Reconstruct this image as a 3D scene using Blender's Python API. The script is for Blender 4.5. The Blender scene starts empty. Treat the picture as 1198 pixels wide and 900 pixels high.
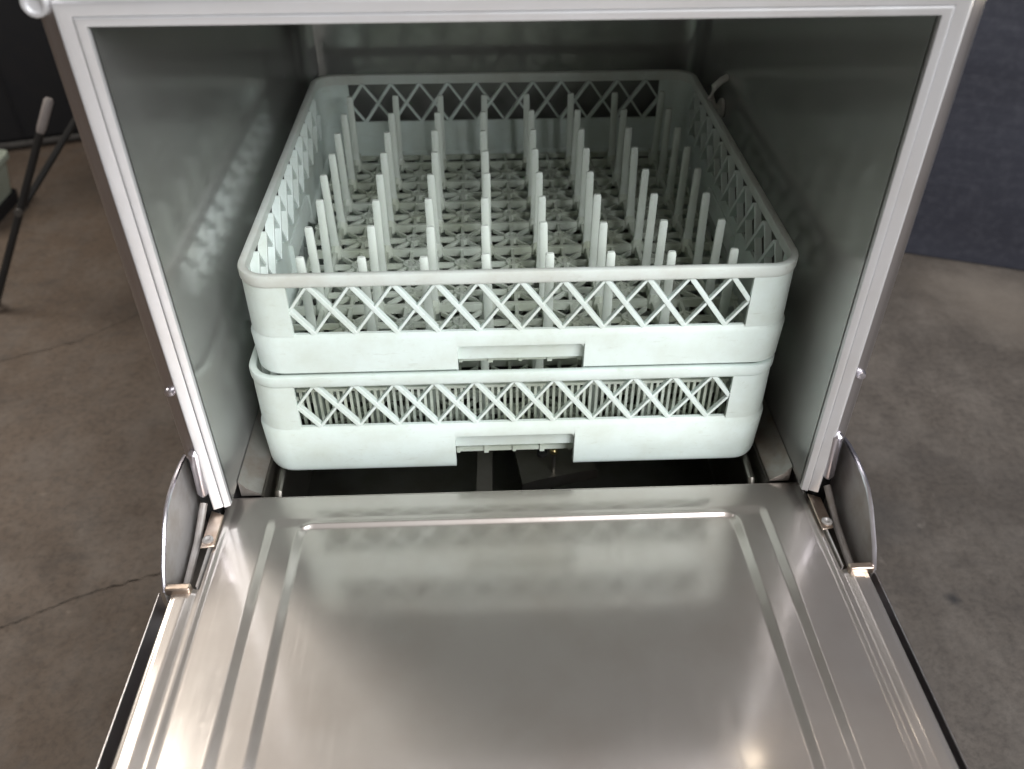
import bpy, math, random
from mathutils import Vector, Matrix
random.seed(4)
S = bpy.context.scene
COL = S.collection
ZO = 0.62                       # height of the upper rack's rim above the floor
XM = -0.005                     # machine centre line

# ------------------------------------------------------------------ mesh helpers
class MB:
    """collects polygons, then links them as one mesh object"""
    def __init__(s): s.v = []; s.f = []
    def add(s, vs, fs):
        n = len(s.v); s.v += [tuple(p) for p in vs]; s.f += [tuple(i + n for i in f) for f in fs]
    def box(s, x0, x1, y0, y1, z0, z1):
        s.add([(x0,y0,z0),(x1,y0,z0),(x1,y1,z0),(x0,y1,z0),(x0,y0,z1),(x1,y0,z1),(x1,y1,z1),(x0,y1,z1)],
              [(0,3,2,1),(4,5,6,7),(0,1,5,4),(1,2,6,5),(2,3,7,6),(3,0,4,7)])
    def hexa(s, a, b):          # two quads of four points
        s.add(list(a) + list(b), [(3,2,1,0),(4,5,6,7),(0,1,5,4),(1,2,6,5),(2,3,7,6),(3,0,4,7)])
    def sweep(s, rings, closed=False, caps=True):
        m = len(rings[0]); n = len(rings); vs = [p for r in rings for p in r]; fs = []
        for i in range(n if closed else n - 1):
            a = i * m; b = ((i + 1) % n) * m
            for k in range(m):
                k2 = (k + 1) % m; fs.append((a + k, a + k2, b + k2, b + k))
        if caps and not closed:
            fs.append(tuple(range(m - 1, -1, -1))); fs.append(tuple(range((n - 1) * m, n * m)))
        s.add(vs, fs)
    def tube(s, pts, r, seg=12, caps=True):
        pts = [Vector(p) for p in pts]; rings = []
        for i, p in enumerate(pts):
            t = (pts[min(i + 1, len(pts) - 1)] - pts[max(i - 1, 0)]).normalized()
            u = t.cross(Vector((0, 0, 1)))
            if u.length < 1e-3: u = t.cross(Vector((0, 1, 0)))
            u.normalize(); w = u.cross(t)
            rr = r[i] if isinstance(r, (list, tuple)) else r
            rings.append([p + rr * (math.cos(a) * u + math.sin(a) * w) for a in [2 * math.pi * k / seg for k in range(seg)]])
        s.sweep(rings, caps=caps)
    def lathe(s, c, prof, axis, seg=24):  # prof: (radius, along axis)
        ax = Vector(axis).normalized(); u = ax.orthogonal().normalized(); w = ax.cross(u); c = Vector(c)
        s.sweep([[c + ax * h + r * (math.cos(a) * u + math.sin(a) * w) for a in [2 * math.pi * k / seg for k in range(seg)]] for r, h in prof])
    def build(s, name, m, parent=None, bevel=0, smooth=35, loc=None):
        me = bpy.data.meshes.new(name)
        if parent is not None:
            base = parent.matrix_world_abs
        else: base = Vector((0, 0, 0))
        if loc is None:
            n = len(s.v); lo = [min(p[i] for p in s.v) for i in range(3)]; hi = [max(p[i] for p in s.v) for i in range(3)]
            loc = Vector(((lo[0]+hi[0])/2, (lo[1]+hi[1])/2, lo[2]))
        loc = Vector(loc)
        me.from_pydata([Vector(p) - loc for p in s.v], [], s.f)
        me.validate()
        import bmesh
        bm = bmesh.new(); bm.from_mesh(me); bmesh.ops.recalc_face_normals(bm, faces=bm.faces); bm.to_mesh(me); bm.free()
        if smooth:
            for p in me.polygons: p.use_smooth = True
            me.set_sharp_from_angle(angle=math.radians(smooth))
        o = bpy.data.objects.new(name, me); me.materials.append(m); COL.objects.link(o)
        if parent is not None: o.parent = parent
        o.location = loc - base
        ABS[o.name] = loc
        if bevel:
            b = o.modifiers.new('bevel', 'BEVEL'); b.width = bevel; b.segments = 2; b.limit_method = 'ANGLE'; b.angle_limit = math.radians(35)
        return o
ABS = {}
bpy.types.Object.matrix_world_abs = property(lambda o: ABS[o.name])

def thing(name, label, cat, loc, group=None):
    o = bpy.data.objects.new(name, None); COL.objects.link(o); o.location = loc; o.empty_display_size = .05
    ABS[o.name] = Vector(loc); o['label'] = label; o['category'] = cat
    if group: o['group'] = group
    return o

# ------------------------------------------------------------------ materials
def mat(name):
    m = bpy.data.materials.new(name); m.use_nodes = True; nt = m.node_tree
    return m, nt, nt.nodes['Principled BSDF']
def N(nt, t, **k):
    n = nt.nodes.new(t)
    for a, b in k.items(): setattr(n, a, b)
    return n
def coords(nt, scale=(1,1,1)):
    tc = N(nt, 'ShaderNodeTexCoord'); mp = N(nt, 'ShaderNodeMapping'); mp.inputs['Scale'].default_value = scale
    nt.links.new(tc.outputs['Object'], mp.inputs['Vector']); return mp.outputs['Vector']
def noise(nt, vec, scale, detail=4, rough=.6):
    n = N(nt, 'ShaderNodeTexNoise'); n.inputs['Scale'].default_value = scale; n.inputs['Detail'].default_value = detail
    n.inputs['Roughness'].default_value = rough; nt.links.new(vec, n.inputs['Vector']); return n.outputs['Fac']
def ramp(nt, fac, stops):
    r = N(nt, 'ShaderNodeValToRGB'); e = r.color_ramp.elements
    while len(e) < len(stops): e.new(.5)
    for el, (p, c) in zip(e, stops):
        el.position = p; el.color = (*c, 1) if isinstance(c, tuple) else (c, c, c, 1)
    nt.links.new(fac, r.inputs['Fac']); return r.outputs['Color']
def mix(nt, fac, a, b, mode='MIX'):
    n = N(nt, 'ShaderNodeMix', data_type='RGBA', blend_type=mode)
    for sock, val in ((0, fac), (6, a), (7, b)):
        if hasattr(val, 'links'): nt.links.new(val, n.inputs[sock])
        else: n.inputs[sock].default_value = val if sock == 0 else (*val, 1)
    return n.outputs[2]
def bump(nt, b, h, strength, dist=.001):
    n = N(nt, 'ShaderNodeBump'); n.inputs['Strength'].default_value = strength; n.inputs['Distance'].default_value = dist
    nt.links.new(h, n.inputs['Height']); nt.links.new(n.outputs['Normal'], b.inputs['Normal'])

def steel(name, col=(.55,.545,.535), r0=.17, r1=.30, brush=(1,1,1), stain=(.36,.30,.24), amt=.25, bs=.15, sc=9, haze=0, hr=.55, metal=1, smudge=0):
    m, nt, b = mat(name); b.inputs['Metallic'].default_value = metal
    v = coords(nt); vb = coords(nt, brush)
    cl = noise(nt, v, sc, 5); fine = noise(nt, vb, 220, 3)
    st = ramp(nt, cl, [(.42, 0.0), (.75, amt)])
    bc_ = mix(nt, st, col, stain); nt.links.new(bc_, b.inputs['Base Color'])
    rr = mix(nt, .5, ramp(nt, noise(nt, v, 5, 6), [(.3, r0), (.7, r1)]), ramp(nt, fine, [(.3, r0), (.7, r1)]))
    if smudge:                                  # dried drips, wipe marks and fine hairline scratches
        sp = ramp(nt, noise(nt, coords(nt, (1,.35,1)), 26, 7, .7), [(.50, 0.0), (.62, smudge)])
        dr_ = N(nt, 'ShaderNodeTexVoronoi'); dr_.inputs['Scale'].default_value = 55; nt.links.new(v, dr_.inputs['Vector'])
        dots = ramp(nt, dr_.outputs['Distance'], [(.10, smudge * .8), (.16, 0.0)])
        ms_ = ramp(nt, noise(nt, v, 11, 3), [(.52, 0.0), (.62, 1.0)])
        rr = mix(nt, 1.0, rr, mix(nt, ms_, (0,0,0), dots), 'ADD'); rr = mix(nt, 1.0, rr, sp, 'ADD')
        sc_ = N(nt, 'ShaderNodeTexNoise'); sc_.inputs['Scale'].default_value = 300; sc_.inputs['Detail'].default_value = 2
        nt.links.new(coords(nt, (1.0,.012,1)), sc_.inputs['Vector'])
        rr = mix(nt, 1.0, rr, ramp(nt, sc_.outputs['Fac'], [(.62, 0.0), (.74, .07)]), 'ADD')
    nt.links.new(rr, b.inputs['Roughness'])
    bump(nt, b, fine, bs, .0001)
    if haze:                                    # fine scratches scatter part of the reflection widely
        b2 = N(nt, 'ShaderNodeBsdfPrincipled'); b2.inputs['Metallic'].default_value = 1; b2.inputs['Roughness'].default_value = hr
        nt.links.new(bc_, b2.inputs['Base Color'])
        ms = N(nt, 'ShaderNodeMixShader'); ms.inputs[0].default_value = haze
        nt.links.new(b.outputs[0], ms.inputs[1]); nt.links.new(b2.outputs[0], ms.inputs[2])
        nt.links.new(ms.outputs[0], nt.nodes['Material Output'].inputs['Surface'])
    return m
M = {}
M['door'] = steel('door_steel', (.64,.60,.57), .10, .19, (1,.008,1), (.44,.36,.30), .35, .05, 7, haze=.60, hr=.52, smudge=.05)
M['tank'] = steel('tank_steel', (.55,.55,.54), .09, .17, (.006,.006,1), (.50,.485,.46), .5, .05, 6, haze=.40, hr=.65, smudge=.07)
M['frame'] = steel('frame_steel', (.56,.54,.55), .30, .42, (1,1,.03), (.40,.34,.32), .25, .12, 9)
M['lip'] = steel('lip_steel', (.64,.64,.655), .36, .48, (1,1,1), (.5,.46,.42), .3, .05, 12, metal=.5)
M['bracket'] = steel('bracket_steel', (.62,.60,.59), .28, .40, (1,1,1), (.36,.29,.23), .6, .1, 30, haze=.75, hr=.8)
M['pin'] = steel('pin_steel', (.72,.70,.76), .25, .35, (1,1,.1), (.5,.45,.5), .2, .05, 30)
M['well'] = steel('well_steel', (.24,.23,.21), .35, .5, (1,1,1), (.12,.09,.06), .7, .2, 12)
M['tan'] = steel('tarnished_steel', (.60,.50,.42), .3, .45, (1,1,1), (.34,.21,.13), .7, .2, 45)
M['grime'] = steel('rail_steel', (.58,.52,.49), .35, .5, (1,1,1), (.22,.12,.07), .8, .2, 40)

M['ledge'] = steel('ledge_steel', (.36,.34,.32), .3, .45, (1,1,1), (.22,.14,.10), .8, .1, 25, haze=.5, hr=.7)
def plastic(name, col, grime, amt, sss=.12, rough=.42):
    m, nt, b = mat(name); v = coords(nt)
    n1 = noise(nt, v, 14, 6, .65); n2 = noise(nt, v, 160, 3)
    c = mix(nt, ramp(nt, n1, [(.40, 0.0), (.72, amt)]), col, grime)
    c = mix(nt, ramp(nt, n2, [(.62, 0.0), (.78, amt * .6)]), c, grime)
    nt.links.new(c, b.inputs['Base Color'])
    nt.links.new(ramp(nt, n1, [(.3, rough - .08), (.7, rough + .12)]), b.inputs['Roughness'])
    b.inputs['Subsurface Weight'].default_value = sss; b.inputs['Subsurface Radius'].default_value = (.004,.005,.004)
    b.inputs['Subsurface Scale'].default_value = 1
    sc = ramp(nt, noise(nt, coords(nt, (.5,.5,2.5)), 70, 6, .7), [(.60, 0.0), (.72, amt * .7)])   # scuffs
    c2 = mix(nt, sc, c, tuple(g * .85 for g in grime)); nt.links.new(c2, b.inputs['Base Color'])
    bump(nt, b, n2, .06, .0004)
    return m
M['rack'] = plastic('rack_plastic', (.665,.755,.725), (.50,.54,.46), .6)
M['rack_base'] = plastic('rack_base_plastic', (.60,.66,.59), (.34,.37,.25), .7)
M['rim'] = plastic('rack_rim_plastic', (.63,.685,.65), (.42,.39,.32), .5)
M['peg'] = plastic('peg_plastic', (.62,.68,.63), (.42,.45,.35), .5)
M['hose'] = plastic('pale_plastic', (.62,.62,.58), (.4,.36,.3), .5)

def flat(name, col, rough, col2=None, sc=20, amt=.6, metal=0):
    m, nt, b = mat(name); v = coords(nt); n1 = noise(nt, v, sc, 6)
    nt.links.new(mix(nt, ramp(nt, n1, [(.35, 0.0), (.75, amt)]), col, col2 or tuple(c * .6 for c in col)), b.inputs['Base Color'])
    b.inputs['Roughness'].default_value = rough; b.inputs['Metallic'].default_value = metal
    return m
M['black'] = flat('black_paint', (.008,.008,.010), .85, (.014,.012,.012))
M['dark'] = flat('dark_paint', (.014,.014,.014), .5, (.03,.028,.026))
M['rubber'] = flat('black_rubber', (.012,.012,.012), .7)
M['trim'] = flat('worn_trim', (.10,.095,.09), .45, (.05,.045,.04), 40)
M['grip'] = flat('pale_grip', (.34,.31,.30), .5, (.22,.19,.18), 60)
M['bin'] = flat('pale_green_plastic', (.40,.45,.38), .5, (.25,.28,.22), 25)
M['brass'] = flat('brass', (.6,.5,.25), .35, (.4,.33,.15), 60, .5, 1)

def wall_mat():
    m, nt, b = mat('dark_blue_paint'); v = coords(nt)
    h = noise(nt, coords(nt, (.5,.5,3)), 2.2, 4); f = noise(nt, v, 60, 4)
    c = mix(nt, ramp(nt, h, [(.35, 0.0), (.7, 1.0)]), (.017,.018,.028), (.028,.030,.043))
    c = mix(nt, ramp(nt, f, [(.45, 0.0), (.8, .35)]), c, (.07,.07,.085))
    nt.links.new(c, b.inputs['Base Color']); b.inputs['Roughness'].default_value = .6
    bump(nt, b, h, .3, .02); return m
M['wall'] = wall_mat()

def floor_mat():
    m, nt, b = mat('concrete'); v = coords(nt)
    big = noise(nt, v, 1.3, 6, .6); mid = noise(nt, v, 7, 7, .65); fine = noise(nt, v, 90, 4, .7)
    c = mix(nt, ramp(nt, big, [(.3, 0.0), (.7, 1.0)]), (.080,.067,.056), (.126,.109,.096))
    c = mix(nt, ramp(nt, mid, [(.42, 0.0), (.72, .65)]), c, (.072,.062,.055))
    c = mix(nt, ramp(nt, fine, [(.35, .6), (.55, 0.0)]), c, (.05,.043,.038))
    c = mix(nt, ramp(nt, noise(nt, v, 26, 3), [(.68, 0.0), (.8, .4)]), c, (.30,.27,.24))
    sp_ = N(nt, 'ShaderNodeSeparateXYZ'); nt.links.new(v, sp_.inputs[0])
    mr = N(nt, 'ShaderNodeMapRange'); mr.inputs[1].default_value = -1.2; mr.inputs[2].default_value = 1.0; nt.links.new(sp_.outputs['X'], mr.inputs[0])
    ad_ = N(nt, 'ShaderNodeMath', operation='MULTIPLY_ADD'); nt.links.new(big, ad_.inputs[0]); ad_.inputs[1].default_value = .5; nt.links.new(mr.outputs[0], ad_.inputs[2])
    c = mix(nt, ramp(nt, ad_.outputs[0], [(.35, 1.0), (.9, 0.0)]), c, (1.50,1.28,1.08), 'MULTIPLY')  # left side browner, its colour also lightened to offset the machine's shadow
    st_ = noise(nt, coords(nt, (1.5,.9,1)), 9, 7, .7)
    c = mix(nt, ramp(nt, st_, [(.45, 0.0), (.75, .5)]), c, (.20,.178,.158))
    c = mix(nt, ramp(nt, noise(nt, coords(nt, (.9,1.4,1)), 14, 8, .75), [(.5, 0.0), (.72, .6)]), c, (.06,.052,.047))
    def blob(c, x, y, r, col, a, sc=12):
        mp = N(nt, 'ShaderNodeMapping'); mp.inputs['Location'].default_value = (-x, -y, 0)
        tc = N(nt, 'ShaderNodeTexCoord'); nt.links.new(tc.outputs['Object'], mp.inputs['Vector'])
        ln = N(nt, 'ShaderNodeVectorMath', operation='LENGTH'); nt.links.new(mp.outputs['Vector'], ln.inputs[0])
        ad = N(nt, 'ShaderNodeMath', operation='MULTIPLY_ADD'); nt.links.new(noise(nt, v, sc, 5), ad.inputs[0]); ad.inputs[1].default_value = r * 1.6
        nt.links.new(ln.outputs['Value'], ad.inputs[2])
        return mix(nt, ramp(nt, ad.outputs[0], [(r * 1.0, a), (r * 2.0, 0.0)]), c, col)
    c = blob(c, .624, .10, .012, (.02,.02,.022), .85, 40)
    c = blob(c, .56, .25, .07, (.05,.047,.045), .55)
    c = blob(c, .80, .02, .10, (.055,.052,.05), .45, 8)
    c = blob(c, -.75, .9, .10, (.04,.034,.03), .45, 7)
    c = blob(c, -1.05, 1.5, .18, (.035,.03,.026), .5, 7)
    c = blob(c, 1.05, .85, .16, (.26,.225,.19), .5, 5)
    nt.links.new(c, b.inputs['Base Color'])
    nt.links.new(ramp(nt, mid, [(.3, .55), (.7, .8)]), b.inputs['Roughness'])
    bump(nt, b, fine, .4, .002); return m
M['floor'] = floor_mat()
M['crack'] = flat('floor_crack', (.045,.037,.03), .9)

# ------------------------------------------------------------------ the setting
g = MB(); g.add([(-9,-9,0),(9,-9,0),(9,9,0),(-9,9,0)], [(0,1,2,3)])
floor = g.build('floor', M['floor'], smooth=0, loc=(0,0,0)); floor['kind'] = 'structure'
def crack(pts, w, seed):
    rnd = random.Random(seed); c = MB(); P = []
    for (a, b_) in zip(pts[:-1], pts[1:]):
        for k in range(14):
            t = k / 14;  P.append((a[0] + (b_[0]-a[0])*t + rnd.uniform(-.0015,.0015), a[1] + (b_[1]-a[1])*t + rnd.uniform(-.0028,.0028)))
    vs = []; fs = []
    for i, (x, y) in enumerate(P):
        ww = w * rnd.uniform(.3, 1); vs += [(x, y - ww, .0015), (x, y + ww, .0015)]
        if i: fs.append((2*i-2, 2*i, 2*i+1, 2*i-1))
    c.add(vs, fs); o = c.build('floor_crack', M['crack'], floor, smooth=0); return o
crack([(-1.1,-.02),(-.7166,.1031),(-.62,.155),(-.5181,.192),(-.40,.21)], .0013, 1)
crack([(-1.02,.70),(-.8493,.7816),(-.7439,.8833),(-.6,1.02)], .0012, 2)

# dark blue wall at the right, its foot on the measured line
wd = Vector((.2224,-.0834,0)).normalized(); wn = Vector((-wd.y, wd.x, 0))
p0 = Vector((.9413,1.0478,0)); a = p0 - wd * .75; b = p0 + wd * 2.4
w = MB(); q = [a, b, b + wn*.12, a + wn*.12]
w.hexa([Vector((p.x,p.y,0)) for p in q], [Vector((p.x,p.y,2.4)) for p in q])
wl = w.build('wall', M['wall'], bevel=.004)
wl['label'] = 'dark blue-grey wall rising from the concrete at the upper right'; wl['category'] = 'wall'; wl['kind'] = 'thing'

# black cabinet at the upper left
cd = Vector((.1265,.0408,0)).normalized(); cn = Vector((-cd.y, cd.x, 0)); c0 = Vector((-1.3829,1.6962,0))
cab = thing('cabinet', 'black cabinet standing on the floor at the upper left', 'cabinet', c0)
a = c0 - cd*.6; b = c0 + cd*.75
def cq(off, d): return [a + cn*off, b + cn*off, b + cn*d, a + cn*d]
k = MB(); q = cq(.006, .5); k.hexa([p + Vector((0,0,.03)) for p in q], [p + Vector((0,0,1.25)) for p in q]); k.build('body', M['black'], cab, .004)
k = MB(); q = cq(0, .006); k.hexa([p + Vector((0,0,.012)) for p in q], [p + Vector((0,0,.026)) for p in q]); k.build('bottom_trim', M['trim'], cab, .002)
k = MB(); q = [a + cd*.02 + cn*.02, b - cd*.02 + cn*.02, b - cd*.02 + cn*.48, a + cd*.02 + cn*.48]; k.hexa([p for p in q], [p + Vector((0,0,.03)) for p in q]); k.build('plinth', M['rubber'], cab)
k = MB(); q = [c0 + cd*.07 - cn*.002, c0 + cd*.074 - cn*.002, c0 + cd*.074 + cn*.007, c0 + cd*.07 + cn*.007]
k.hexa([p + Vector((0,0,.04)) for p in q], [p + Vector((0,0,1.2)) for p in q]); k.build('door_edge', M['black'], cab)

# folding stand
t1 = Vector((-.8506,1.0,ZO-.2144)); f1 = Vector((-1.0585,.895,.004))
piv = t1 + (f1 - t1) * .50
st = thing('folding_stand', 'thin dark folding stand with a pale grip, left of the dishwasher', 'stand', (f1.x, f1.y, 0))
k = MB(); k.tube([t1 + (f1-t1)*.14, f1], .0075, 10); k.build('leg', M['dark'], st)
k = MB(); k.tube([t1 + (f1-t1)*-.01, t1, t1 + (f1-t1)*.12, t1 + (f1-t1)*.14], [.006,.0088,.0088,.007], 12); k.build('grip', M['grip'], st)
t2 = Vector((-.795,1.10,ZO-.22))
k = MB(); k.tube([t2, piv + Vector((0,.014,0))], .0065, 10); k.build('strut', M['dark'], st)
k = MB(); k.tube([piv + Vector((.0,-.012,0)), piv + Vector((0,.026,0))], .008, 12); k.build('pivot', M['trim'], st)
k = MB(); k.tube([f1 + Vector((.02,.01,.055)), f1 + Vector((-.3,.25,.02))], .006, 10); k.build('foot_bar', M['dark'], st)

# pale bin cropped by the left edge
bc = Vector((-1.292,1.335,0))
bn = thing('bin', 'pale green plastic bin on the floor, cut by the left picture edge', 'bin', bc)
def rrect(cx, cy, hx, hy, r, z, n=6):
    out = []
    for (sx, sy, a0) in ((1,-1,-90),(1,1,0),(-1,1,90),(-1,-1,180)):
        for i in range(n + 1):
            t = math.radians(a0 + 90 * i / n); out.append(Vector((cx + sx*(hx-r) + r*math.cos(t), cy + sy*(hy-r) + r*math.sin(t), z)))
    return out
k = MB(); k.sweep([rrect(bc.x,bc.y,.075,.075,.02,.03), rrect(bc.x,bc.y,.088,.088,.024,.12), rrect(bc.x,bc.y,.082,.082,.02,.12), rrect(bc.x,bc.y,.07,.07,.018,.036)]); k.build('tub', M['bin'], bn)
k = MB(); k.sweep([rrect(bc.x,bc.y,.094,.094,.026,.112), rrect(bc.x,bc.y,.096,.096,.028,.12), rrect(bc.x,bc.y,.094,.094,.026,.127), rrect(bc.x,bc.y,.084,.084,.021,.127), rrect(bc.x,bc.y,.0825,.0825,.02,.1215)]); k.build('rim', M['bin'], bn)
k = MB(); k.sweep([rrect(bc.x,bc.y,.08,.08,.02,0), rrect(bc.x,bc.y,.084,.084,.02,.028)]); k.build('base', M['black'], bn)

# ------------------------------------------------------------------ the dishwasher
dw = thing('dishwasher', 'stainless steel dishwasher with its front door folded open and two racks inside', 'dishwasher', (XM, .27, 0))
YF = -.0686                      # front of the frame
HO = .272                        # half width of the opening
ZD = ZO - .215                   # door surface at the hinge
zb, zt = ZO - .206, ZO + .2275   # opening bottom and top

# tank: walls with rounded back corners, open to the front
def upath(h, yb, yf, r, n=10):
    P = [(XM - h, yf)]
    for i in range(9): P.append((XM - h, yf + (yb - r - yf) * (i + 1) / 9.0))
    for i in range(1, n + 1):
        t = math.pi - math.pi/2 * i / n; P.append((XM - h + r + r*math.cos(t), yb - r + r*math.sin(t)))
    for i in range(n + 1):
        t = math.pi/2 - math.pi/2 * i / n; P.append((XM + h - r + r*math.cos(t), yb - r + r*math.sin(t)))
    for i in range(9): P.append((XM + h, yb - r + (yf - yb + r) * (i + 1) / 9.0))
    return P
inn = upath(HO, .552, YF + .004, .028); out = upath(HO + .002, .554, YF + .004, .030)
k = MB()
rings = []
for (xi, yi), (xo, yo) in zip(inn, out):
    rings.append([(xi, yi, ZO-.2075), (xi, yi, ZO+.236), (xo, yo, ZO+.236), (xo, yo, ZO-.2075)])
k.sweep(rings); k.build('tank_wall', M['tank'], dw, smooth=40)
k = MB(); k.box(XM-HO, XM+HO, YF+.01, .553, ZO+.2365, ZO+.239); k.build('tank_ceiling', M['tank'], dw)
# sloping ledge round the foot of the tank wall down to the well
k = MB()
led = upath(.252, .532, YF + .028, .020)
rings = []
for (xi, yi), (xo, yo) in zip(led, upath(HO - .0008, .5512, YF + .028, .028)):
    rings.append([(xo, yo, ZO-.2045), (xo + (xi-xo)*.35, yo + (yi-yo)*.35, ZO-.2145), (xi, yi, ZO-.2225), (xi, yi, ZO-.2245), (xo, yo, ZO-.2245)])
k.sweep(rings); k.build('tank_ledge', M['ledge'], dw, smooth=60)
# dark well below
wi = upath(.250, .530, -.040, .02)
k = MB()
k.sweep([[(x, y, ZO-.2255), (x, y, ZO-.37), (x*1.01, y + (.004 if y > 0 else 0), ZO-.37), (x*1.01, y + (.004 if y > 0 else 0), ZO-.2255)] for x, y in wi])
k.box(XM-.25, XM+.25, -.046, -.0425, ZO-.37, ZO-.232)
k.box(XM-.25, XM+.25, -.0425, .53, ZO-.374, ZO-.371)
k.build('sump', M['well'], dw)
# wash arm with hub and jets
wa = MB()
hubc = Vector((XM, .25, ZO-.285))
dirv = Vector((.045, -.2, 0)).normalized(); pv = Vector((dirv.y, -dirv.x, 0))
def armring(t, wdt, h):
    c = hubc + dirv*t; return [c + pv*wdt*sx + Vector((0,0,h*sz)) for sx, sz in ((-1,-.7),(-.6,-1),(.6,-1),(1,-.7),(1,.7),(.6,1),(-.6,1),(-1,.7))]
wa.sweep([armring(t, .020 + .022*abs(t)/.22, .008) for t in (-.225,-.12,-.05,0,.05,.12,.215,.228)])
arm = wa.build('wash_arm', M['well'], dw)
k = MB(); k.lathe(hubc, [(.034,-.06),(.034,.006),(.028,.014),(.010,.018)], (0,0,1)); k.build('hub', M['dark'], arm)
for t, sgn in ((.19,.5),(.14,-.4),(.09,.4),(-.19,-.5),(-.14,.4),(-.09,-.4)):
    k = MB(); k.lathe(hubc + dirv*t + pv*sgn*.02 + Vector((0,0,.008)), [(.006,-.001),(.006,.003),(.003,.005)], (0,0,1), 12); k.build('jet', M['dark'], arm)
# feed pipe strip and small brass plug seen through the notch
k = MB(); k.hexa([(XM-.046,-.02,ZO-.33),(XM-.026,-.02,ZO-.33),(XM-.022,.12,ZO-.29),(XM-.040,.12,ZO-.29)], [(XM-.046,-.02,ZO-.326),(XM-.026,-.02,ZO-.326),(XM-.022,.12,ZO-.286),(XM-.040,.12,ZO-.286)]); k.build('feed_strip', M['well'], dw, .001)
k = MB(); k.lathe((.0375,.0345,ZO-.245), [(.0022,-.125),(.0022,-.003)], (0,0,1), 14); dpl = k.build('drain_stem', M['well'], dw)
k = MB(); k.lathe((.0375,.0345,ZO-.245), [(.0045,-.003),(.0045,.001),(.0032,.0025)], (0,0,1), 14); k.build('cap', M['brass'], dpl)
# rack rails
for sx in (-1, 1):
    k = MB(); x = XM + sx*.240
    k.tube([(x,-.030,ZO-.246),(x,-.024,ZO-.238),(x,0,ZO-.2354),(x,.50,ZO-.2354)], .0042, 10); k.build('rack_rail', M['well'], dw)
# small pale pipe end at the right back of the tank
k = MB(); y0 = .392; xw = XM + HO
k.tube([(xw-.002,y0,ZO-.012),(xw-.012,y0,ZO-.010),(xw-.018,y0-.003,ZO+.002),(xw-.016,y0-.004,ZO+.016),(xw-.008,y0-.004,ZO+.024),(xw-.001,y0,ZO+.026)], .0042, 10)
k.lathe((xw-.001,y0,ZO-.012), [(.012,0),(.012,.003),(.007,.006)], (-1,0,0), 16); k.build('overflow_pipe', M['hose'], dw)

# front lip: two rounded ridges mitred round the opening
def ridge(o0, o1, h, y0, n=10):
    prof = []
    for i in range(n + 1):
        t = math.pi * i / n; prof.append(((o0+o1)/2 - (o1-o0)/2*math.copysign(abs(math.cos(t))**.6, math.cos(t)), y0 - h*math.sin(t)**.6))
    return prof + [(o1, y0 + .006), (o0, y0 + .006)]
def frame_sweep(mb, prof, z0):
    c = [(XM-HO, z0, -1, 0), (XM-HO, zt, -1, 1), (XM+HO, zt, 1, 1), (XM+HO, z0, 1, 0)]
    mb.sweep([[(x + sx*o, y, z + sz*o) for o, y in prof] for x, z, sx, sz in c])
def saw(o0, o1, h, y0):      # broad slope towards the opening, steep thin outer flank
    return [(o0, y0 + .0030), (o0 + .0003, y0 - .0002)] + [(o0 + (o1 - o0)*t, y0 - h*t**.9) for t in (.2,.4,.6,.78)] + [(o0 + (o1-o0)*.86, y0 - h*.84), (o0 + (o1-o0)*.91, y0 - h*.80), (o1 - .0001, y0 - h*.35), (o1, y0 + .006), (o0, y0 + .006)]
k = MB(); frame_sweep(k, saw(0, .0064, .0030, YF), zb-.002); frame_sweep(k, saw(.0066, .0162, .0044, YF - .0012), zb-.002)
k.build('front_lip', M['lip'], dw, smooth=50)
# posts each side, rounded front edges
for sx in (-1, 1):
    k = MB(); prof = [(HO+.0166, YF+.012),(HO+.0166, YF-.0002),(HO+.0172, YF-.0010),(HO+.0220, YF+.0002),(HO+.0265, YF+.0026),(HO+.0292, YF+.0055),(HO+.0303, YF+.0085),(HO+.0303,.585),(HO+.0285,.585),(HO+.0285, YF+.012)]
    k.sweep([[(XM + sx*x, y, z) for x, y in prof] for z in (ZO-.150, ZO+.262)]); k.build('side_panel', M['frame'], dw)
    k = MB(); k.box(XM+sx*(HO+.006), XM+sx*(HO+.028), YF+.02, .584, .06, ZO-.152) if sx > 0 else k.box(XM-HO-.028, XM-HO-.006, YF+.02, .584, .06, ZO-.152)
    k.build('lower_side_panel', M['frame'], dw)
    k = MB(); z = ZO - .068 ; x = XM + sx*(HO + .0225)
    k.lathe((x, YF, z), [(.0042,.002),(.0042,-.0012),(.0034,-.003),(.001,-.0036)], (0,1,0), 16); k.build('screw', M['pin'], dw)
# head panel over the opening, with the round cap at its left end
k = MB(); k.box(XM-HO-.0303, XM+HO+.0303, YF+.002, .585, ZO+.2635, ZO+.37)
k.build('head_panel', M['frame'], dw, .002)
k = MB(); k.box(XM-HO-.0295, XM+HO+.0295, YF+.0035, YF+.010, zt+.0165, ZO+.263); k.build('head_strip', M['frame'], dw)
for sx in (-1, 1): k = MB(); k.lathe((XM + sx*.2985, YF+.001, ZO+(.2425 if sx < 0 else .254)), [(.0085,.004),(.0085,-.004),(.0076,-.0055),(.0056,-.0055),(.0048,-.003),(.001,-.003)], (0,1,0), 24); k.build('corner_cap', M['lip'], dw)
me_, ne_, be_ = mat('glint_glow'); be_.inputs['Emission Color'].default_value = (1,.88,.7,1); be_.inputs['Emission Strength'].default_value = 28
k = MB(); k.lathe((.303, YF-.0015, ZO+.2445), [(.0055,.006),(.0055,-.002),(.004,-.0035),(.0008,-.0045)], (0,1,0), 16); k.build('glint_source', me_, dw)  # unseen glowing disc, added so the door reflects it as a glint
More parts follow.
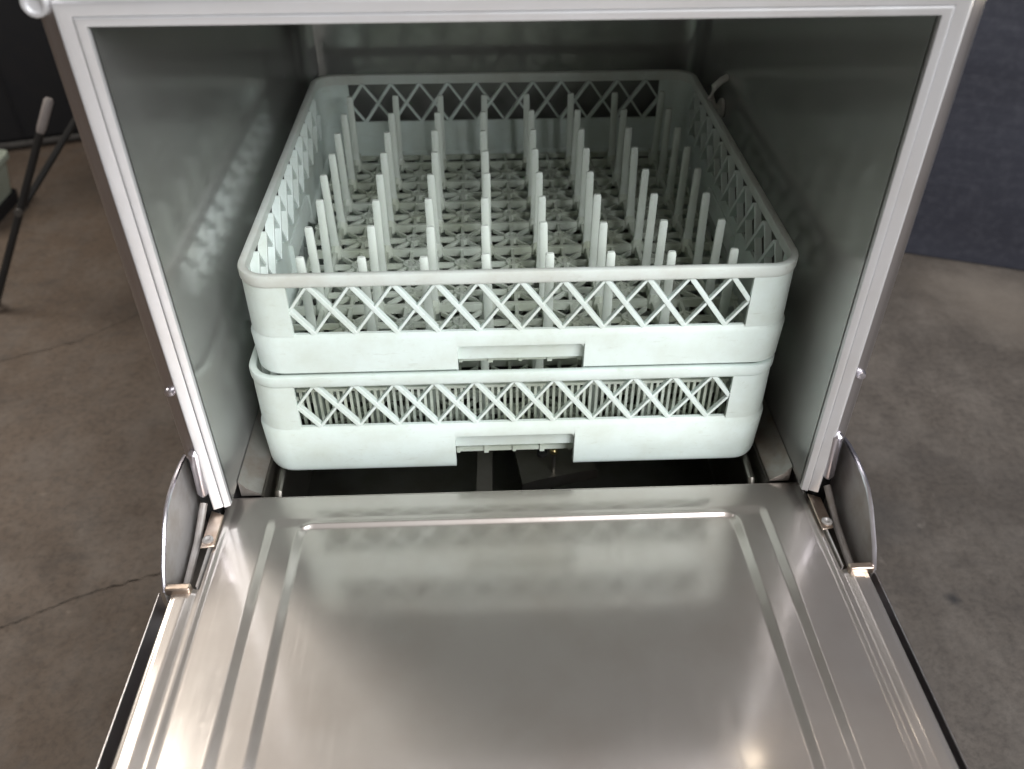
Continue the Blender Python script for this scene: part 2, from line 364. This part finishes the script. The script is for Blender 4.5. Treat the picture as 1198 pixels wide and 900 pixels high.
# back and lower front, feet
k = MB(); k.box(XM-HO-.028, XM+HO+.028, .5855, .588, .06, ZO+.37); k.build('rear_panel', M['frame'], dw)
k = MB(); k.box(XM-HO-.005, XM+HO+.005, -.020, -.012, .08, ZO-.262); k.build('lower_front_panel', M['frame'], dw, .002)
for sx in (-1, 1):
    for y in (.03, .54):
        k = MB(); k.lathe((XM+sx*.26, y, 0), [(.022,0),(.022,.012),(.012,.018),(.012,.0605)], (0,0,1), 16); k.build('foot', M['rubber'], dw)

# ------------------------------------------------------------------ the open door
T = .022
def dz(y): return ZD + T * (-.08 - y)           # the door lies almost level
YB, YE = -.0445, -.545                           # back edge and outer end
def sm(a, b, x):
    t = min(1, max(0, (x - a) / (b - a))); return t*t*(3-2*t)
def lin(a, b, x):                                # straight ramp with slightly eased ends
    t = min(1, max(0, (x - a) / (b - a))); e = .12
    return (t*t/(2*e) if t < e else 1 - e - (1-t)**2/(2*e) + 0 if t > 1 - e else t - e/2) / (1 - e)
def pan(x, y):                                   # height of the pressed inner skin
    u = abs(x - XM)
    h = 0.0
    # stepped flanges and a slightly recessed centre panel: flat pressed facets
    hx, y1, y0, r = .2066, -.0835, -.510, .012
    qx = u - hx + r; qy = max(y - y1, y0 - y) + r
    d = math.hypot(max(qx, 0), max(qy, 0)) + min(max(qx, qy), 0) - r
    wb = .0021 if qy > qx else .0038                # the far bevel is the steep, bright one
    h -= .0027 * lin(wb, -wb, d)
    h += .0006 * math.exp(-((d - .0030) / .0016) ** 2) * (1 if qy > qx else 0)
    far = sm(-.070, -.086, y)
    h -= .0021 * far * lin(.2388, .2305, u)
    h -= .0014 * lin(.2790, .2735, u)
    h -= .0023 * lin(.2915, .2822, u)
    h -= .0008 * sm(.2990, .3035, u)
    if y > -.21: h -= .060 * (y + .21)**2 / .33     # the sheet falls away a little towards the hinge
    # gentle oil-canning of the sheet and one small dent, added to catch a glint
    h += .00030 * math.sin(x*17 + 1.0) * math.sin(y*13 + .4) * sm(0, -.02, d)
    h -= .0001 * math.exp(-((x - .147) / .006) ** 2 - ((y + .292) / .013) ** 2)
    return h
def axis_pts(a, b, fine, step, fstep):
    P = [a]; x = a
    while x < b - 1e-9:
        s_ = fstep if any(l - 1e-9 <= x < h_ for l, h_ in fine) else step
        x = min(b, x + s_); P.append(x)
    return P
c_ = XM
fx = [(c_-.306,c_-.192),(c_+.192,c_+.306),(c_+.125,c_+.175)]
xs = axis_pts(c_-.3038, c_+.3038, fx, .007, .0011)
ys = axis_pts(YE, YB, [(-.315,-.265),(-.092,-.074),(-.515,-.495)], .007, .0008)
NOTCH = -.160
door = MB(); idx = {}
for j, y in enumerate(ys):
    for i, x in enumerate(xs):
        idx[(i, j)] = len(door.v); door.v.append((x, y, dz(y) + pan(x, y)))
cut = [.2800 if True else 0]
for j in range(len(ys) - 1):
    for i in range(len(xs) - 1):
        if min(abs(xs[i]-c_), abs(xs[i+1]-c_)) > .2812 and ys[j] > NOTCH: continue
        door.f.append((idx[(i,j)], idx[(i+1,j)], idx[(i+1,j+1)], idx[(i,j+1)]))
dr = door.build('door', M['door'], dw, smooth=0, loc=(c_, YB, dz(YB)))
for p in dr.data.polygons: p.use_smooth = True
so = dr.modifiers.new('thickness', 'SOLIDIFY'); so.thickness = .0012; so.offset = -1
# folded back lip of the door skin, outer shell with upstanding sides
k = MB(); zl_ = dz(YB) + pan(c_ + .25, YB); k.box(c_-.279, c_+.279, YB+.0003, YB+.0018, zl_-.020, zl_-.0006); k.build('back_lip', M['door'], dr, .0006)
k = MB()
def shell(y): return dz(y)
for sx in (-1, 1):
    e1, e2 = (.3145, .3160) if sx < 0 else (.3105, .3120)
    a = [(c_+sx*e1, NOTCH-.002, dz(NOTCH)-.034),(c_+sx*e2, NOTCH-.002, dz(NOTCH)-.034),(c_+sx*e2, YE-.004, dz(YE)-.034),(c_+sx*e1, YE-.004, dz(YE)-.034)]
    b = [(x, y, z + .0315) for x, y, z in a]; k.hexa(a, b)
a = [(c_-.316, NOTCH-.002, dz(NOTCH)-.036),(c_+.312, NOTCH-.002, dz(NOTCH)-.036),(c_+.312, YE-.006, dz(YE)-.036),(c_-.316, YE-.006, dz(YE)-.036)]
k.hexa(a, [(x, y, z + .0015) for x, y, z in a])
a = [(c_-.2785, YB, dz(YB)-.036),(c_+.2785, YB, dz(YB)-.036),(c_+.2785, NOTCH-.001, dz(NOTCH)-.036),(c_-.2785, NOTCH-.001, dz(NOTCH)-.036)]
k.hexa(a, [(x, y, z + .0012) for x, y, z in a])
k.box(c_-.3140, c_+.3100, YE-.0055, YE-.004, dz(YE)-.034, dz(YE)-.003)
k.build('outer_shell', M['frame'], dr, .0005)
k = MB(); k.tube([(c_-.17,YE-.006,dz(YE)-.02),(c_-.17,YE-.04,dz(YE)-.02),(c_+.17,YE-.04,dz(YE)-.02),(c_+.17,YE-.006,dz(YE)-.02)], .007, 10); k.build('handle', M['pin'], dr)

# hinge plates, link pins, tabs and clips on both sides
for sx in (-1, 1):
    x = c_ + sx*.3095
    prof = [(-.040,-.262),(-.150,-.242),(-.1650,-.236)]
    curve = [(-.1635,-.2130),(-.1600,-.2070),(-.1520,-.1955),(-.1400,-.1840),(-.1270,-.1720),(-.1130,-.1635),(-.1000,-.1600),(-.0800,-.1585),(-.0620,-.1590),(-.0480,-.1620)]
    pts = [(y, ZO + z) for y, z in prof + curve]
    k = MB(); k.sweep([[(x - .0009, y, z) for y, z in pts], [(x + .0009, y, z) for y, z in pts]]); pl_ = k.build('hinge_plate', M['bracket'], dr, .0003, smooth=20)
    k = MB(); k.tube([(x, y, ZO + z) for y, z in curve], .0021, 8); k.build('rolled_edge', M['pin'], pl_)
    # inner plate with a flange, tab and screw
    xi = c_ + sx*.284
    k = MB(); q = [(-.070,-.216),(-.158,-.2135),(-.158,-.236),(-.070,-.240)]
    k.sweep([[(xi-.0008, y, ZO+z) for y, z in q],[(xi+.0008, y, ZO+z) for y, z in q]]); k.build('hinge_cheek', M['bracket'], dr, .0003)
    k = MB(); xa, xb = sorted((c_+sx*.2852, c_+sx*.3085)); k.hexa([(xa,-.158,ZO-.2445),(xb,-.158,ZO-.2445),(xb,-.062,ZO-.2485),(xa,-.062,ZO-.2485)], [(xa,-.158,ZO-.2425),(xb,-.158,ZO-.2425),(xb,-.062,ZO-.2465),(xa,-.062,ZO-.2465)]); k.build('hinge_pan', M['well'], dr)
    k = MB(); xa, xb = sorted((c_+sx*.279, c_+sx*.291))
    k.hexa([(xa,-.116,ZO-.2145),(xb,-.112,ZO-.2165),(xb,-.074,ZO-.2165),(xa,-.070,ZO-.2145)], [(xa,-.116,ZO-.2125),(xb,-.112,ZO-.2145),(xb,-.074,ZO-.2145),(xa,-.070,ZO-.2125)])
    tb = k.build('hinge_tab', M['tan'], dr, .0008)
    k = MB(); k.lathe((c_+sx*.2862,-.106,ZO-.2140), [(.0050,-.001),(.0050,.0016),(.0032,.0024),(.0012,.001)], (0,0,1), 16); k.build('rivet', M['bracket'], tb)
    k = MB(); xa, xb = sorted((c_+sx*.2868, c_+sx*.3085)); k.box(xa, xb, -.166, -.1588, ZO-.216, ZO-.2075); k.build('end_clip', M['tan'], dr, .0015)
    # straight link lying low in the hinge recess
    k = MB(); k.tube([(c_+sx*.297,-.068,ZO-.205),(c_+sx*.2995,-.10,ZO-.224),(c_+sx*.300,-.150,ZO-.232)], .0035, 10); k.build('link_rod', M['bracket'], dr)
    # bright pin standing in the slot at the foot of the post
    xp = c_ + sx*.2915
    k = MB(); k.tube([(xp+sx*-.002,YF-.001,ZO-.134),(xp-sx*.0015,YF-.002,ZO-.137),(xp+sx*.001,YF-.003,ZO-.186),(xp+sx*.0015,YF-.003,ZO-.190)], [.0028,.0052,.0052,.003], 14); k.build('hinge_pin', M['pin'], dw)
    k = MB(); xa, xb = sorted((c_+sx*.2885, c_+sx*.302)); k.box(xa, xb, YF+.006, -.02, ZO-.30, ZO-.151); k.build('hinge_slot', M['rubber'], dw)
# ------------------------------------------------------------------ the dish racks
HR = .1155
def rr_path(h, r, n=10, side_n=1):
    """closed path round a rounded square: point, outward normal; starts at the front left, counter-clockwise from above"""
    P = []
    for (sx, sy, a0) in ((1,-1,-90),(1,1,0),(-1,1,90),(-1,-1,180)):
        for i in range(n + 1):
            t = math.radians(a0 + 90*i/n); nn = Vector((math.cos(t), math.sin(t), 0))
            P.append((Vector((sx*(h-r), sy*(h-r), 0)) + nn*r, nn))
    return P
HB, RC = .2474, .027
def section(mb, path, prof, closed):
    mb.sweep([[p + n*o + Vector((0,0,z)) for o, z in prof] for p, n in path], closed=closed)
def corner_path(q, lim):
    """from s=+lim on one side round corner q to s=-lim on the next"""
    P = rr_path(HB, RC); n = 11; c = P[q*n:(q+1)*n]
    def end(p, nn, toward):
        t = Vector((-nn.y, nn.x, 0)); s_ = p.dot(t); return (p + t*(toward - s_), nn)
    return [end(*c[0], lim)] + c + [end(*c[-1], -lim)]
def rot(q): return Matrix.Rotation(math.radians(90*q), 3, 'Z')
WIN, Z0, Z1 = .2060, .0520, .1040
NX, NZ0, NZ1 = .0590, 0.0, .0370
def make_rack(tp, z0, dx, dy, yaw, label, slats):
    org = Vector((dx, .25 + dy, z0))
    t = thing('dish_rack', label, 'dish rack', org, 'square dish racks stacked in the dishwasher')
    Rz = Matrix.Rotation(yaw, 3, 'Z'); gs = 1.016 if slats else 1.0
    zsh = .0075 if slats else 0.0
    def lift(mb): mb.v = [(p[0], p[1], p[2] + (zsh if p[2] > .0125 else 0)) for p in mb.v]
    def place(mb):
        mb.v = [tuple(Rz @ Vector((p[0]*gs, p[1]*gs, p[2])) + org) for p in mb.v]; return mb
    # shell: rim, corner posts, lower band with a hand notch in every side
    k = MB()
    rim = [(o, z + .0055) for o, z in [(-.0035,.0975),(.0005,.0972),(.0014,.0980),(.0022,.1000),(.0024,.1076),(.0018,.1094),(.0006,.1100),(-.0030,.1100),(-.0045,.1090),(-.0048,.1060),(-.0040,.1020)]]
    km = MB(); section(km, rr_path(HB, RC), rim, True); lift(km); place(km).build('rim', M['rack'] if slats else M['rim'], t, smooth=40, loc=org)
    for q in range(4):
        pr = [(-.0032,Z0-.001),(.0014,Z0-.001),(.0010,.1045),(-.0030,.1045)]
        section(k, corner_path(q, WIN), pr, False)
    def band(zl, zh, bottom_round):
        if bottom_round and slats: return [(-.0038,zl+.006),(-.0105,zl+.0012),(-.0105,zl),(-.0030,zl),(-.0012,zl+.0006),(.0002,zl+.0018),(.0012,zl+.0045),(.0018,zl+.009),(.0022,zl+.014),(.0034,.0455),(.0012,.0490),(-.0002,.0523),(-.0034,.0523)]
        if bottom_round: return [(-.0038,zl+.010),(-.0080,zl+.006),(-.0120,zl+.0012),(-.0120,zl),(-.0085,zl),(-.0062,zl+.0008),(-.0050,zl+.0030),(-.0040,zl+.0066),(-.0006,zl+.0078),(.0020,zl+.0100),(.0034,.0455),(.0012,.0490),(-.0002,.0523),(-.0034,.0523)]
        return [(-.0036,zl),(.0030,zl),(.0034,.0455),(.0012,.0490),(-.0002,.0523),(-.0034,.0523)]
    for q in range(4):
        if q == 2:                                  # the far side is closed
            section(k, [(rot(q) @ Vector((s_, -HB, 0)), rot(q) @ Vector((0,-1,0))) for s_ in (-NX, NX)], band(0, 0, True), False)
        section(k, corner_path(q, NX), band(0, 0, True), False)
        if q == 2: continue
        a = MB(); path = [(Vector((s_, -HB, 0)), Vector((0,-1,0))) for s_ in (-NX+.00001, NX-.00001)]
        section(a, path, band(NZ1, 0, False), False)
        # rounded upper corners of the notch
        for sg in (-1, 1):
            fan = [(sg*NX, NZ1)] + [(sg*(NX-.008) + sg*.008*math.sin(th), NZ1-.008+.008*math.cos(th)) for th in [math.pi/2*i/6 for i in range(7)]]
            a.sweep([[(x, -HB-.0014, z) for x, z in fan], [(x, -HB+.0036, z) for x, z in fan]])
        # set-back grip panel closing the upper half of the notch
        gp = [(-.0026, NZ1+.001),(-.0030,NZ1-.001),(-.0046,NZ1-.0035),(-.0060,.0160),(-.0080,.0160),(-.0066,NZ1-.002),(-.0050,NZ1+.001)]
        section(a, [(Vector((s_, -HB, 0)), Vector((0,-1,0))) for s_ in (-NX, NX)], gp, False)
        for sg in (-1, 1): a.box(*sorted((sg*(NX+.0001), sg*(NX+.0021))), -HB+.0035, -HB+.0085, 0.001, NZ1+.001)
        m = rot(q); a.v = [tuple(m @ Vector(p)) for p in a.v]; k.add(a.v, a.f)
    lift(k); place(k).build('shell', M['rack'], t, smooth=40, loc=org)
    # crossed lattice of each side: broad falling bars, thin rising bars
    NC = 11; cw = 2*WIN/NC; hm = (Z1 + Z0)/2
    for q in range(4):
        a = MB(); dep = .0062 if q in (0, 2) else .0085
        def bar(s0, za, s1, zb_, wid, d0, d1):
            u = Vector((s1-s0, 0, zb_-za)).normalized(); nrm = Vector((-u.z, 0, u.x)) * wid/2
            A = Vector((s0,0,za)); B = Vector((s1,0,zb_))
            a.hexa([A-nrm+Vector((0,d0,0)), A+nrm+Vector((0,d0,0)), A+nrm+Vector((0,d1,0)), A-nrm+Vector((0,d1,0))],
                   [B-nrm+Vector((0,d0,0)), B+nrm+Vector((0,d0,0)), B+nrm+Vector((0,d1,0)), B-nrm+Vector((0,d1,0))])
        for i in range(NC + 1):
            s_ = -WIN + i*cw
            for fall in (1, -1):
                wid = .0042 if fall > 0 else .0027
                d0, d1 = (-HB-.0004, -HB+dep) if fall > 0 else (-HB+.0002, -HB+dep-.0012)
                A = [s_ - fall*cw/2, Z1-.0002]; B = [s_ + fall*cw/2, Z0+.0002]
                for P_, Q_ in ((A, B), (B, A)):
                    if abs(P_[0]) > WIN + 1e-6: P_[0], P_[1] = s_, hm
                bar(A[0], A[1], B[0], B[1], wid, d0, d1)
        m = rot(q); a.v = [tuple(m @ Vector(p)) for p in a.v]
        lift(a); place(a).build('lattice', M['rack'], t, smooth=0, bevel=.0005, loc=org)
    # open base grid
    k = MB(); s_ = .0570; half = .2310
    def xb(y, w_, za, zc): k.box(-half, half, y-w_/2, y+w_/2, za, zc)
    def yb(x, w_, za, zc): k.box(x-w_/2, x+w_/2, -half, half, za, zc)
    for i in range(8):
        c = (i - 3.5)*s_; xb(c, .0044, .0035, .0130); yb(c, .0046, .0030, .0135)
    for i in range(9):
        c = (i - 4)*s_
        if abs(c) < half: xb(c, .0030, .0045, .0105); yb(c, .0034, .0042, .0110)
    for i in range(9):
        for j in range(9):
            cx, cy = (i-4)*s_, (j-4)*s_
            for d in (1, -1):
                u = Vector((d, 1, 0)).normalized(); nrm = Vector((-u.y, u.x, 0))*.0013
                A = Vector((cx, cy, 0)) - u*s_*.5; B = Vector((cx, cy, 0)) + u*s_*.5
                zl, zh = (.0048, .0098) if d > 0 else (.0046, .0094)
                if max(abs(A.x), abs(A.y), abs(B.x), abs(B.y)) > half: continue
                L = [A-nrm, B-nrm, B+nrm, A+nrm]
                k.hexa([p + Vector((0,0,zl)) for p in L], [p + Vector((0,0,zh)) for p in L])
            if abs(cx) < .22 and abs(cy) < .22:
                k.lathe((cx, cy, .004), [(.0085,0),(.0085,.0075),(.0060,.0075),(.0060,.0004)], (0,0,1), 12)
    for i in range(8):
        for j in range(8):
            cx, cy = (i-3.5)*s_, (j-3.5)*s_
            k.lathe((cx, cy, .0132), [(.0072,-.009),(.0072,.0008),(.0045,.0070)], (0,0,1), 8)
    place(k).build('base_grid', M['rack_base'], t, smooth=30, loc=org)
    # pegs: tapered blades
    for i in range(8):
        for j in range(8):
            if tp is None or 'peg' not in tp:
                k = MB()
                def rg(w_, d_, z): return [(-w_,-d_*.6,z),(-w_*.6,-d_,z),(w_*.6,-d_,z),(w_,-d_*.6,z),(w_,d_*.6,z),(w_*.6,d_,z),(-w_*.6,d_,z),(-w_,d_*.6,z)]
                k.sweep([rg(.0052,.0036,.0135), rg(.0044,.0028,.030), rg(.0039,.0024,.1018), rg(.0032,.0016,.104)])
                o = k.build('peg', M['peg'], t, smooth=40, loc=(0,0,0)); tp = dict(tp or {}); tp['peg'] = o
            else:
                o = tp['peg'].copy(); COL.objects.link(o); o.parent = t
            p = Rz @ Vector(((i-3.5)*s_, (j-3.5)*s_ , 0))
            o.location = p; o.rotation_euler = (random.uniform(-.022,.022), random.uniform(-.022,.022), yaw)
    if slats:
        for sy in (-1,):
            k = MB()
            n = 70; ln = .412
            for i in range(n):
                x = -ln/2 + ln*i/(n-1); k.box(x-.0013, x+.0013, -.2290, -.2262, .016, .082)
            k.box(-ln/2-.003, ln/2+.003, -.2294, -.2258, .0818, .0850); k.box(-ln/2-.003, ln/2+.003, -.2294, -.2258, .0135, .0162)
            for sx in (-1, 1):
                for zc in (.03, .07): k.box(*sorted((sx*(ln/2+.003), sx*(HB-.004))), -.2288, -.2264, zc, zc+.004)
            lift(k); place(k).build('slatted_panel', M['rack_base'], t, smooth=0, loc=org)
    return tp
zl = ZO - .2310
tp = make_rack(None, zl, -.0062, .000, math.radians(.08), 'lower square pale green dish rack, standing on the tank rails under the other rack', True)
make_rack(tp, ZO - HR, .0, 0.0, 0.0, 'upper pale green dish rack with rows of plate pegs in open view', False)

# ------------------------------------------------------------------ light
def area(name, loc, target, sx, sy, power, col):
    l = bpy.data.lights.new(name, 'AREA'); l.shape = 'RECTANGLE'; l.size = sx; l.size_y = sy; l.energy = power; l.color = col
    o = bpy.data.objects.new(name, l); COL.objects.link(o); o.location = loc
    o.rotation_euler = (Vector(target) - Vector(loc)).to_track_quat('-Z', 'Y').to_euler(); return o
area('doorway_light', (1.6,-2.1,2.4), (0,.0,.55), 2.0, 2.0, 168, (.97,.985,1.0))
area('ceiling_lamp', (-1.9,1.5,2.7), (-.9,.2,.4), .5, 1.6, 42, (1.0,.94,.85))
wo = bpy.data.worlds.new('World'); S.world = wo; wo.use_nodes = True
nt = wo.node_tree; bg = nt.nodes['Background']
tc = N(nt, 'ShaderNodeTexCoord'); sp = N(nt, 'ShaderNodeSeparateXYZ'); nt.links.new(tc.outputs['Generated'], sp.inputs[0])
cr = ramp(nt, sp.outputs['Z'], [(.0, (.30,.28,.26)), (.25, (.36,.325,.30)), (.9, (.50,.435,.39))])
nt.links.new(cr, bg.inputs['Color']); bg.inputs['Strength'].default_value = .50

# ------------------------------------------------------------------ camera
cx, cy, cz, pit, yaw, roll, f = -.0307, -.6399, .3929 + ZO, .6802, .0346, -.0034, 1008.9
fw = Vector((math.sin(yaw)*math.cos(pit), math.cos(yaw)*math.cos(pit), -math.sin(pit)))
r = Vector((math.cos(yaw), -math.sin(yaw), 0)); u = r.cross(fw)
r2 = math.cos(roll)*r + math.sin(roll)*u; u2 = -math.sin(roll)*r + math.cos(roll)*u
cam = bpy.data.cameras.new('camera'); co = bpy.data.objects.new('camera', cam); COL.objects.link(co)
m = Matrix((r2, u2, -fw)).transposed().to_4x4(); m.translation = Vector((cx, cy, cz)); co.matrix_world = m
cam.sensor_fit = 'HORIZONTAL'; cam.sensor_width = 36; cam.lens = 36 * f / 1198
cam.clip_start = .02; cam.clip_end = 100
cam.dof.use_dof = True; cam.dof.focus_distance = .82; cam.dof.aperture_fstop = 5
S.camera = co
S.view_settings.view_transform = 'Standard'; S.view_settings.look = 'None'; S.view_settings.exposure = 0; S.view_settings.gamma = 1
